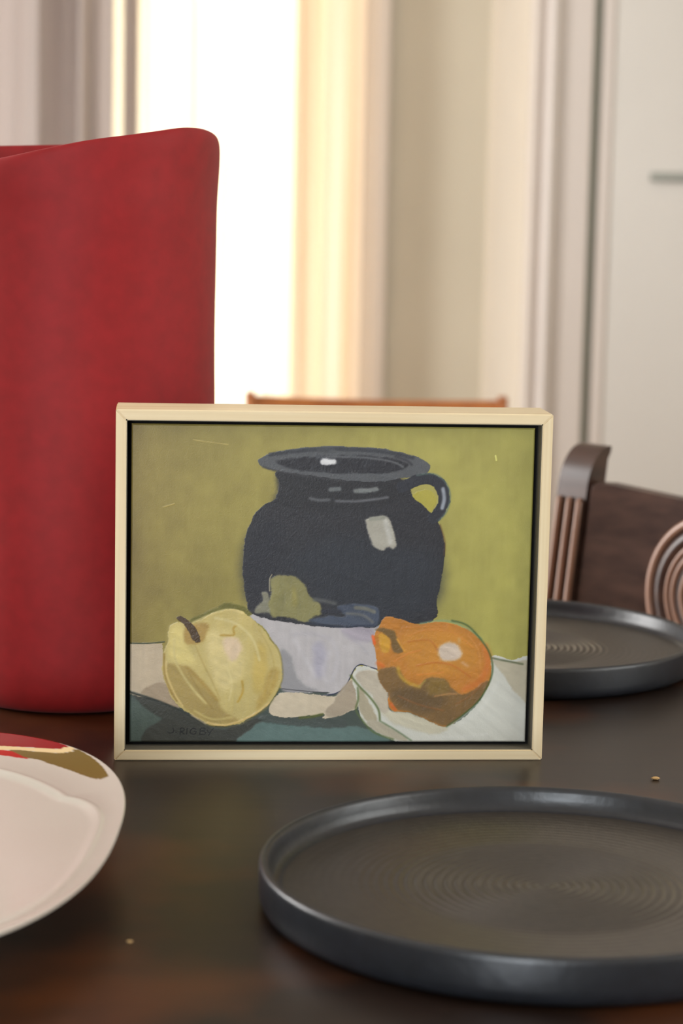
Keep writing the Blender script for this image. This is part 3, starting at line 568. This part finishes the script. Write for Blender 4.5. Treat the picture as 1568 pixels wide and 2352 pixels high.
def stroke(pts, wpx, H, W):
    x0 = max(int(pts[:, 0].min()-wpx-3), 0); x1 = min(int(pts[:, 0].max()+wpx+4), W)
    y0 = max(int(pts[:, 1].min()-wpx-3), 0); y1 = min(int(pts[:, 1].max()+wpx+4), H)
    m = np.zeros((H, W))
    if x1 <= x0 or y1 <= y0: return m
    X, Y = np.meshgrid(np.arange(x0, x1)+.5, np.arange(y0, y1)+.5)
    d = np.full(X.shape, 1e9)
    for a, b in zip(pts[:-1], pts[1:]):
        v = b-a; L = max(v@v, 1e-9); t = np.clip(((X-a[0])*v[0]+(Y-a[1])*v[1])/L, 0, 1)
        d = np.minimum(d, np.hypot(X-a[0]-t*v[0], Y-a[1]-t*v[1]))
    m[y0:y1, x0:x1] = np.clip(wpx/2-d+.5, 0, 1); return m

def paint_canvas():
    H, W = NY, NX
    img = np.empty((H, W, 3)); hgt = np.zeros((H, W))
    u = (np.arange(W)/(W-1))[None, :, None]; v = (np.arange(H)/(H-1))[:, None, None]
    img[:] = np.array([130, 112, 58])*(1-np.sqrt(u))+np.array([171, 165, 88])*np.sqrt(u)  # darker browner left: pigment, with the side light's falloff painted in too
    img += np.array([6, 5, 8])*(v-.5)
    broad = smooth_noise(H, W, 60, 45)*.6+smooth_noise(H, W, 22, 18)*.4-.5
    img += broad[..., None]*np.array([20, 20, 10])
    warpx = (smooth_noise(H, W, 14, 14)-.5)*3.2+(smooth_noise(H, W, 4, 4)-.5)*1.4
    warpy = (smooth_noise(H, W, 14, 14)-.5)*3.2+(smooth_noise(H, W, 4, 4)-.5)*1.4
    yy, xx = np.mgrid[0:H, 0:W]
    iy = np.clip(np.rint(yy+warpy), 0, H-1).astype(int); ix = np.clip(np.rint(xx+warpx), 0, W-1).astype(int)
    def diag(sy, sx, k):      # strokes laid on a slant
        n = smooth_noise(H+W, W, sy, sx); y = (np.arange(H)[:, None]+(np.arange(W)*k)[None]).astype(int) % (H+W-1)
        return n[y, np.arange(W)[None]+0*y]
    streaks = [diag(7, 60, .35), .5*smooth_noise(H, W, 34, 6)+.5*smooth_noise(H, W, 12, 14), diag(9, 46, .8), .6*smooth_noise(H, W, 9, 9)+.4*diag(5, 34, .5)]
    patch = [smooth_noise(H, W, 46, 40), smooth_noise(H, W, 28, 60), smooth_noise(H, W, 70, 24)]
    img += (streaks[1]-.5)[..., None]*7
    for i, L in enumerate(PAINT):
        kind, col, pts = L[0], np.array(L[1], float), np.array(L[2], float)
        P = pts*np.array([W-1, H-1])
        if kind == 'p':
            st, soft, relief, sm = L[3:]
            if sm: P = catmull(P, True, 6)
            m = fill(P, H, W); al = 1.
        else:
            wd, st, soft, relief, al = L[3:]
            m = stroke(catmull(P, False, 6), wd*(W-1), H, W)
        if soft > 1.2: m = blur(m, soft*.36)
        if not (kind == 'l' and wd < .012): m = m[iy, ix]
        s = (streaks[i % 4]*.45+streaks[(i*3+2) % 4]*.2+patch[i % 3]*.35-.5)
        c = col[None, None]*(1+s[..., None]*st*1.7)
        img = img*(1-m[..., None]*al)+c*(m[..., None]*al)
        hgt = hgt*(1-.35*m)+m*relief*(.35+s*.9+(smooth_noise(H, W, 3, 3)-.5)*.25)
    return img/255, hgt
img, hgt = paint_canvas()
# soften a little, as wet paint drags at its edges
img = np.stack([blur(img[..., i], .5) for i in range(3)], -1)
weave = (np.sin(np.arange(NX)*math.pi*.66)[None]*.5+np.sin(np.arange(NY)*math.pi*.66)[:, None]*.5)*.02
XX, ZZ = np.meshgrid(np.linspace(CX0, CX1, NX), np.linspace(CZ0, CZ1, NY))
rough_h = (smooth_noise(NY, NX, 2, 2)-.5)*.10
P = np.stack([XX, CE-(hgt*.00022+(weave+rough_h)*.00022), ZZ], -1)
# roll the very edge of the canvas back
edge = np.minimum(np.minimum(XX-CX0, CX1-XX), np.minimum(ZZ-CZ0, CZ1-ZZ)); P[..., 1] += np.clip(1-edge/.0012, 0, 1)**2*.0012
me = grid_mesh('canvas', P); color_attr(me, 'paint', img.reshape(-1, 3))
link('canvas', me, attr_mat('oil_paint', 'paint', .42, .45, .25, 1600), art, True)

# =================================================================== RED VASE
M_red = mat('matte_red_glaze', (150, 27, 30), .62, .3, .0, (90, 90, 90), .12, (138, 25, 27), 6, sheen=.05)
VX, VY = -0.1896, 1.532
def vase():
    n = 160
    key = [(-180, .390), (-130, .386), (-90, .378), (-50, .372), (-24, .3745), (0, .3835), (12, .388), (30, .3925), (52, .3985), (66, .3985), (90, .3945), (115, .3915), (150, .3905), (180, .390)]
    ka = np.array([k[0] for k in key], float); kz = np.array([k[1] for k in key])
    ph = np.linspace(-180, 180, n, endpoint=False)
    top = np.interp(ph, ka, kz)
    for _ in range(6): top = (np.roll(top, 1)+2*top+np.roll(top, -1))/4
    a = np.radians(ph)      # 0 = toward camera (-y), +90 = +x
    prof_out = [(0.0, .0), (.05, .0), (.074, .0), (.080, .0015), (.085, .006), (.0885, .014), (.091, .028), (.0935, .06), (.0955, .11), (.097, .18), (.0972, .25), (.0980, .30), (.0992, .34)]
    rings = []
    for r, z in prof_out:
        rings.append((np.full(n, r), np.full(n, z)))
    T = .006
    for f in (.25, .5, .75): rings.append((np.full(n, .0993+.0018*f), .34+(top-.011-.34)*f))
    for q in np.linspace(0, math.pi, 13):                      # rounded lip
        rings.append((.1011-T/2+T/2*np.cos(q), top-.011+.011*np.sin(q)**.6))
    for f in (.1, .4, .7, 1.0): rings.append((np.full(n, .1011-T)*(1-.06*f), (top-.016)*(1-f)+.02*f))
    rings.append((np.full(n, .05), np.full(n, .014))); rings.append((np.full(n, .0005), np.full(n, .014)))
    P = []
    for i, (r, z) in enumerate(rings):
        wob = .0011*np.sin(3*a+z*17)+.0008*np.sin(5*a-z*43+1)+.0006*np.sin(z*95+2*a)
        rr = r+wob*np.clip(z/.05, 0, 1)
        P.append(np.stack([rr*np.sin(a), -rr*np.cos(a), z], -1))
    return np.array(P)
root = thing('red_vase', 'tall matte red cylinder vase with a dipping wavy rim, behind the painting', 'vase', (VX, VY, TZ))
o = link('vessel', grid_mesh('vessel', vase(), closed_u=True), M_red, root, True)
ss = o.modifiers.new('round', 'SUBSURF'); ss.levels = 1; ss.render_levels = 2

# =================================================================== DARK PLATES
def plate_mat():
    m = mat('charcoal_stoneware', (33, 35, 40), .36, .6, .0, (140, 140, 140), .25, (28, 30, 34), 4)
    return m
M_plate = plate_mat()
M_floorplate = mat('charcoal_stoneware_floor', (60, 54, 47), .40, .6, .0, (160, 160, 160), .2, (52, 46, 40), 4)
def plate(name, label, loc):
    root = thing(name, label, 'plate', loc, 0, None)
    R = .144
    prof = [(.132, .0118), (.1355, .0125), (.1372, .0145), (.1382, .0180), (.1390, .0215), (.1397, .0233), (.1408, .0242), (.1420, .0243), (.1431, .0239), (.1438, .0228), (.1440, .021),
            (.1441, .014), (.1441, .009), (.1436, .0055), (.1420, .0025), (.139, .0008), (.134, .0), (.05, .0), (.001, .0)]
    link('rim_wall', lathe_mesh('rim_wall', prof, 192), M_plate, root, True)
    nr, na = 230, 220
    r = np.linspace(.0006, .1325, nr)[:, None]; a = np.linspace(0, 2*np.pi, na, endpoint=False)[None]
    env = np.interp(r, [0, .01, .045, .066, .078, .1, .13], [.5, .8, 1.15, 1.0, .25, .10, .06])
    pitch = .0050
    z = .0118+.0*r-.0006*(1-(r/.1325)**2)+env*.00055*np.sin(2*np.pi*r/pitch-a)
    fade = np.clip((.1325-r)/.004, 0, 1); z = z*fade+(.0118)*(1-fade)
    P = np.stack([r*np.cos(a), r*np.sin(a), z], -1)
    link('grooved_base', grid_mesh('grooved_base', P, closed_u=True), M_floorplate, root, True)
    return root
p1 = plate('dark_plate', 'charcoal stoneware plate with spiral grooves, in front of the painting', (0.10604, 1.06199, TZ))
p2 = copy_tree(p1); p2.location = (0.1337, 1.66494, TZ)
p2['label'] = 'charcoal stoneware plate behind the frame, nearest the carved chair'
for o in (p1, p2): o['group'] = 'charcoal plates on the table'

# =================================================================== PATTERNED PLATTER
DISH = {'red':[(-0.2159,1.2673),(-0.2013,1.2692),(-0.1913,1.2688),(-0.178,1.2629),(-0.1668,1.2531),(-0.1601,1.2437),(-0.155,1.2376),(-0.158,1.2346),(-0.1616,1.2327),(-0.1715,1.2343),(-0.1839,1.2358),(-0.1962,1.2373),(-0.2109,1.2375)],'cream':[(-0.2108,1.2369),(-0.1963,1.2377),(-0.1838,1.2352),(-0.1715,1.2339),(-0.1616,1.2324),(-0.1583,1.2373),(-0.1551,1.2388),(-0.1523,1.2335),(-0.1534,1.2272),(-0.1595,1.2236),(-0.1702,1.2247),(-0.1828,1.2287),(-0.1948,1.2281),(-0.2091,1.2269)],'olive':[(-0.19,1.2285),(-0.1828,1.2283),(-0.1702,1.2247),(-0.1595,1.2236),(-0.1537,1.2272),(-0.1505,1.2327),(-0.1402,1.2153),(-0.1325,1.1973),(-0.1293,1.1866),(-0.1264,1.1739),(-0.1302,1.169),(-0.135,1.1704),(-0.1429,1.1787),(-0.1511,1.1881),(-0.1619,1.1991),(-0.1703,1.2081),(-0.178,1.2122),(-0.1841,1.2212)],'red2':[(-0.21,1.2326),(-0.1949,1.229),(-0.1871,1.2252),(-0.1815,1.2195),(-0.1732,1.2122),(-0.1761,1.209),(-0.1826,1.2115),(-0.1929,1.2163),(-0.2091,1.2269)]}

def platter():
    cx, cy, ea, eb, ex = -0.245, 1.060, .1365, .2045, 2.45
    na = 420; th = np.linspace(0, 2*np.pi, na, endpoint=False)
    c, s = np.cos(th), np.sin(th)
    ox = ea*np.sign(c)*np.abs(c)**(2/ex); oy = eb*np.sign(s)*np.abs(s)**(2/ex)
    # outward normals for even offsets
    tx = np.roll(ox, -1)-np.roll(ox, 1); ty = np.roll(oy, -1)-np.roll(oy, 1); L = np.hypot(tx, ty)+1e-9; nx, ny = ty/L, -tx/L
    rings = []
    def off(d, z): rings.append(np.stack([ox-nx*d, oy-ny*d, np.zeros(na)+z], -1))
    base0 = np.stack([ox-nx*.062, oy-ny*.062], -1)
    for k in (.001, .3, .6, .85): rings.append(np.stack([base0[:, 0]*k, base0[:, 1]*k, np.zeros(na)], -1))
    for d, z in ((.062, .0), (.058, .002), (.048, .011), (.036, .0195), (.022, .0265), (.010, .0315), (.003, .0338)): off(d, z)
    off(.0003, .0345); off(0, .0352); off(.0006, .0358)
    # the rim is broad at the back and dies away along the right side
    f = np.clip((s+.02)/1.0, 0, 1); f = f*f*(3-2*f)
    dc = .010+.032*np.sqrt(f)*np.clip(f*3, 0, 1)
    zc = .0356-.20*dc
    for t in np.linspace(.03, .94, 26):
        off(.0006+(dc-.0006)*t, .0358*(1-t)+zc*t-.0016*np.sin(math.pi*t)*(dc/.042))
    off(dc*1.0, zc+.0001); off(dc+.0012, zc+.0002); off(dc+.0030, zc-.0004); off(dc+.0055, zc-.0018)
    base = rings[-1]; zb = base[:, 2]
    for k in (.97, .93, .86, .76, .64, .5, .35, .2, .1, .002):
        q = base.copy(); q[:, :2] *= k; q[:, 2] = .0185+(zb-.0185)*k**2.6; rings.append(q)
    return np.array(rings), (cx, cy)
P, (pcx, pcy) = platter()
nrim = P.shape[0]
col = np.tile(np.array([226, 216, 204])/255, (P.shape[0]*P.shape[1], 1))
# finer mesh across the rim carries the painted leaves
def resample(P, k):
    out = []
    for i in range(len(P)-1):
        kk = k if 10 <= i <= 40 else 1
        for t in np.arange(kk)/kk: out.append(P[i]*(1-t)+P[i+1]*t)
    out.append(P[-1]); return np.array(out)
P = resample(P, 3)
W_ = P.reshape(-1, 3)
col = np.tile(np.array([198, 191, 180])/255, (len(W_), 1))
def inside(px, py, poly):
    poly = np.array(poly); r = np.zeros(len(px), bool)
    for (x0, y0), (x1, y1) in zip(poly, np.roll(poly, -1, 0)):
        s = (y0 > py) != (y1 > py)
        with np.errstate(divide='ignore', invalid='ignore'):
            r ^= s & (px < (x1-x0)*(py-y0)/(y1-y0+1e-12)+x0)
    return r
sel = np.zeros(len(W_), bool); n_out = P.shape[1]*11*1
sel[:] = True; sel[:P.shape[1]*10] = False
# leaf outlines are mapped at the mid height of the rim
wx = W_[:, 0]+pcx; wy = W_[:, 1]+pcy; wz = W_[:, 2]
kx = (.35063-.033)/(.35063-wz)      # slide along the plan to the reference height
for nm, c in (('red2', (176, 42, 34)), ('olive', (112, 98, 52)), ('red', (138, 24, 26)), ('cream', (222, 198, 150))):
    poly = catmull(DISH[nm], True, 4) if nm == 'olive' else np.array(DISH[nm])
    ins = inside(wx*kx, wy*kx, poly) & sel
    col[ins] = np.array(c)/255
me = grid_mesh('glazed_body', P, closed_u=True); color_attr(me, 'glaze', col)
pl_root = thing('serving_platter', 'oval white serving platter with red and olive leaf decoration on its rim', 'platter', (pcx, pcy, TZ))
link('glazed_body', me, attr_mat('white_glaze', 'glaze', .16, .5, 0), pl_root, True)

# =================================================================== CRUMBS
M_crumb = mat('crumb', (196, 160, 110), .8, .2)
for i, (x, y, r, lab) in enumerate(((0.19823, 1.31507, .0016, 'tiny beige crumb on the table to the right of the frame'), (-0.09648, 0.99667, .0009, 'tiny pale speck of crumb on the table left of the front plate'))):
    bm = bmesh.new(); bmesh.ops.create_icosphere(bm, subdivisions=2, radius=r)
    for v in bm.verts: v.co = Vector((v.co.x*1.6*(1+.25*math.sin(v.co.y*4000)), v.co.y*(1+.2*math.sin(v.co.x*3000)), v.co.z*.7))
    o = from_bm('crumb', bm, M_crumb, None, True); o.location = (x, y, TZ+r*.62); tag(o, lab, 'crumb')

# =================================================================== CARVED CHAIR (right, beyond the table)
M_chair = mat('dark_oak_chair', (74, 50, 40), .34, .5, .0, (14, 14, 60), .15, (50, 32, 26), 7)
M_reed = mat('highlit_brown_oak', (158, 120, 100), .3, .6, .0, (30, 30, 8), .1, (132, 94, 72), 5)  # chair wood made lighter: highlights on reeds and rings put into the colour
M_groove_shade = mat('groove_shade', (26, 18, 15), .6, .3)  # near-black strip behind the reeds: shade of the grooves as colour
M_panel = mat('dark_brown_panel', (90, 66, 56), .45, .45, .0, (22, 22, 60), .1, (58, 40, 34), 8)

CA = math.radians(-24.8)
ch = thing('carved_chair', 'dark carved wooden chair with curled reeded post and ringed scroll arm', 'chair', (0.2275, 1.978, 0), CA)
def curl_post(lx, ly, a, zt, reeds=True):
    """local to the chair; the post leans a little as it drops, and curls back at the top"""
    Wd, Dp, Rx, Rz = .034, .026, .026, .036
    zs = list(np.linspace(.46, zt-Rz, 10))
    out = [(0, z) for z in zs] + [(Rx*(1-math.cos(t)), zt-Rz+Rz*math.sin(t)) for t in np.linspace(.15, math.pi/2, 9)]
    out += [(Dp+.003, zt), (Dp+.003, zt-.006), (Dp, zt-.012)] + [(Dp, z) for z in zs[::-1]]
    wx, wy = math.cos(a), math.sin(a)
    lean = .088
    def fn(p, d):
        x = lx + wx*(d-Wd) - wy*p[0]; y = ly + wy*(d-Wd) + wx*p[0]
        k = lean*max(0, zt-p[1])
        return Vector((x-k*math.cos(CA), y+k*math.sin(CA)*1.0, p[1]))
    bm = bmesh.new(); prism(bm, out, fn, 0, Wd)
    o = from_bm('back_post', bm, M_chair, ch, True, 32)
    if reeds:
        bm = bmesh.new(); prism(bm, [(-.0008, .472), (-.0008, zt-.05), (.002, zt-.05), (.002, .472)], fn, .001, .0322)
        from_bm('groove_shade_strip', bm, M_groove_shade, o)
        for k in range(3):
            d = .0055+k*.0115
            bm = bmesh.new()
            pts = [fn((-.0018, z), d) for z in [zt-.047]+list(np.linspace(zt-.0505, .475, 14))+[.472]]
            tube(bm, pts, [.0014]+[.0034]*14+[.0014], 10)
            from_bm('reed', bm, M_reed, o, True, 80)
    return o
# the near corner of the post sits at the chair origin; its reeded face turns toward the window side
curl_post(0.0, 0.0, math.radians(-45)-CA, TZ+.1335)
curl_post(0.452, 0.012, math.radians(-45)-CA, TZ+.1335)
# broad back panel with a soft top edge
bm = bmesh.new()
def pan(p, d): return Vector((p[0], d, TZ+p[1]))
prism(bm, [(-.0300, -.22), (.0010, .098), (.0030, .1015), (.02, .1015), (.085, .0930), (.22, .087), (.36, .0925), (.425, .0985), (.428, .095), (.428, -.22)], pan, -.004, .016)
bmesh.ops.bevel(bm, geom=list(bm.edges), offset=.0025, segments=3, affect='EDGES')
from_bm('back_panel', bm, M_panel, ch, True)
box_obj('lower_rail', (-.025, 0.44, 0, .02, .47, TZ-.24), M_chair, ch, bev=.002)
# ringed scroll at the end of the arm
def to_local(x, y):
    dx, dy = x-0.2275, y-1.978
    return dx*math.cos(CA)+dy*math.sin(CA), -dx*math.sin(CA)+dy*math.cos(CA)
def scroll(wx_, wy_, wz, R, tag_rings=True):
    lx, ly = to_local(wx_, wy_); a = math.radians(-48)-CA
    rot = Matrix.Translation((lx, ly, wz)) @ Matrix.Rotation(a, 4, 'Z') @ Matrix.Rotation(math.pi/2, 4, 'X')
    # after the rotation the lathe's +z points along local -y (toward the viewer)
    prof = [(.001, .000), (R*.30, .000), (R*.66, .001), (R*.70, .001), (R*.76, .0055), (R*.83, .0055), (R*.88, .001), (R*.90, .0), (R*.96, .002), (R, -.002), (R, -.030), (R*.9, -.036), (.001, -.036)]
    me = lathe_mesh('arm_scroll', prof, 96); me.transform(rot)
    o = link('arm_scroll', me, M_chair, ch, True, 50)
    for rr, th in ((.95, .0040), (.69, .0025), (.60, .0025), (.47, .0024), (.35, .0024), (.22, .0024), (.1, .0026)):
        n, k = 96, 12
        A = np.linspace(0, 2*np.pi, n, endpoint=False)[None]; B = np.linspace(0, 2*np.pi, k, endpoint=False)[:, None]
        Rr = R*rr+th*np.cos(B); P = np.stack([Rr*np.cos(A), Rr*np.sin(A), (th*np.sin(B)+.001)+0*A], -1)
        m2 = grid_mesh('ring', P, True, True); m2.transform(rot); link('ring', m2, M_reed, o, True)
    return o
scroll(0.3306, 1.895, TZ+.009, .0765)
scroll(0.712, 1.722, TZ+.006, .0765)
for (x0, y0, x1, y1) in ((0.335, 1.905, 0.345, 1.945), (0.715, 1.735, 0.722, 1.765)):
    bm = bmesh.new(); a0 = to_local(x0, y0); a1 = to_local(x1, y1)
    box(bm, min(a0[0], a1[0])-.01, max(a0[0], a1[0])+.02, min(a0[1], a1[1]), 0.0, TZ-.05, TZ+.01, bev=.004)
    from_bm('arm', bm, M_chair, ch, True)
box_obj('seat', (0.0, .43, -.40, .01, .44, .47), M_chair, ch, bev=.006)
for x, y in ((.0, -.39), (.39, -.39), (.0, -.03), (.39, -.03)):
    box_obj('leg', (x, x+.04, y, y+.04, 0, .4405), M_chair, ch, bev=.003)
for x in (.005, .41):
    box_obj('stretcher', (x, x+.02, -.36, -.03, .16, .19), M_chair, ch)

# =================================================================== PALE CHAIR (far, behind the painting)
M_pale = mat('orange_brown_wood', (196, 124, 62), .4, .5, .0, (20, 20, 50), .05, (160, 92, 46), 5)
fc = thing('wooden_chair', 'orange-brown wooden chair with small square post tops, far behind the frame', 'chair', (0.048, 3.2, 0), 0)
for s, top in ((-1, .072), (1, .0725)):
    bm = bmesh.new()
    xa = .186*s-.007; box(bm, xa, xa+.014, -.012, .014, .0, TZ+top, bev=.002)
    from_bm('back_post', bm, M_pale, fc, True)
def curved_rail(z0, z1, dip, nm):
    n = 20; bm = bmesh.new(); rows = []
    for i in range(n+1):
        t = i/n; x = -.179+.358*t; d = dip*math.sin(math.pi*t)
        y = .012*math.sin(math.pi*t)
        rows.append([bm.verts.new((x, y-.007, z0)), bm.verts.new((x, y+.007, z0)), bm.verts.new((x, y+.007, z1-d)), bm.verts.new((x, y-.007, z1-d))])
    for A, B in zip(rows, rows[1:]):
        for k in range(4): bm.faces.new((A[k], A[(k+1) % 4], B[(k+1) % 4], B[k]))
    bm.faces.new(rows[0]); bm.faces.new(rows[-1][::-1])
    from_bm(nm, bm, M_pale, fc, True)
curved_rail(TZ-.02, TZ+.0665, .004, 'top_rail')
curved_rail(.54, .575, 0, 'lower_rail')
for x in np.linspace(-.13, .13, 5):
    box_obj('slat', (x-.014, x+.014, .003, .012, .565, TZ-.015), M_pale, fc)
box_obj('seat', (-.20, .20, -.36, .015, .43, .455), M_pale, fc, bev=.006)
for x in (-.185, .155):
    box_obj('leg', (x, x+.03, -.35, -.32, 0, .4305), M_pale, fc, bev=.002)
    box_obj('stretcher', (x+.006, x+.024, -.32, -.012, .17, .19), M_pale, fc)
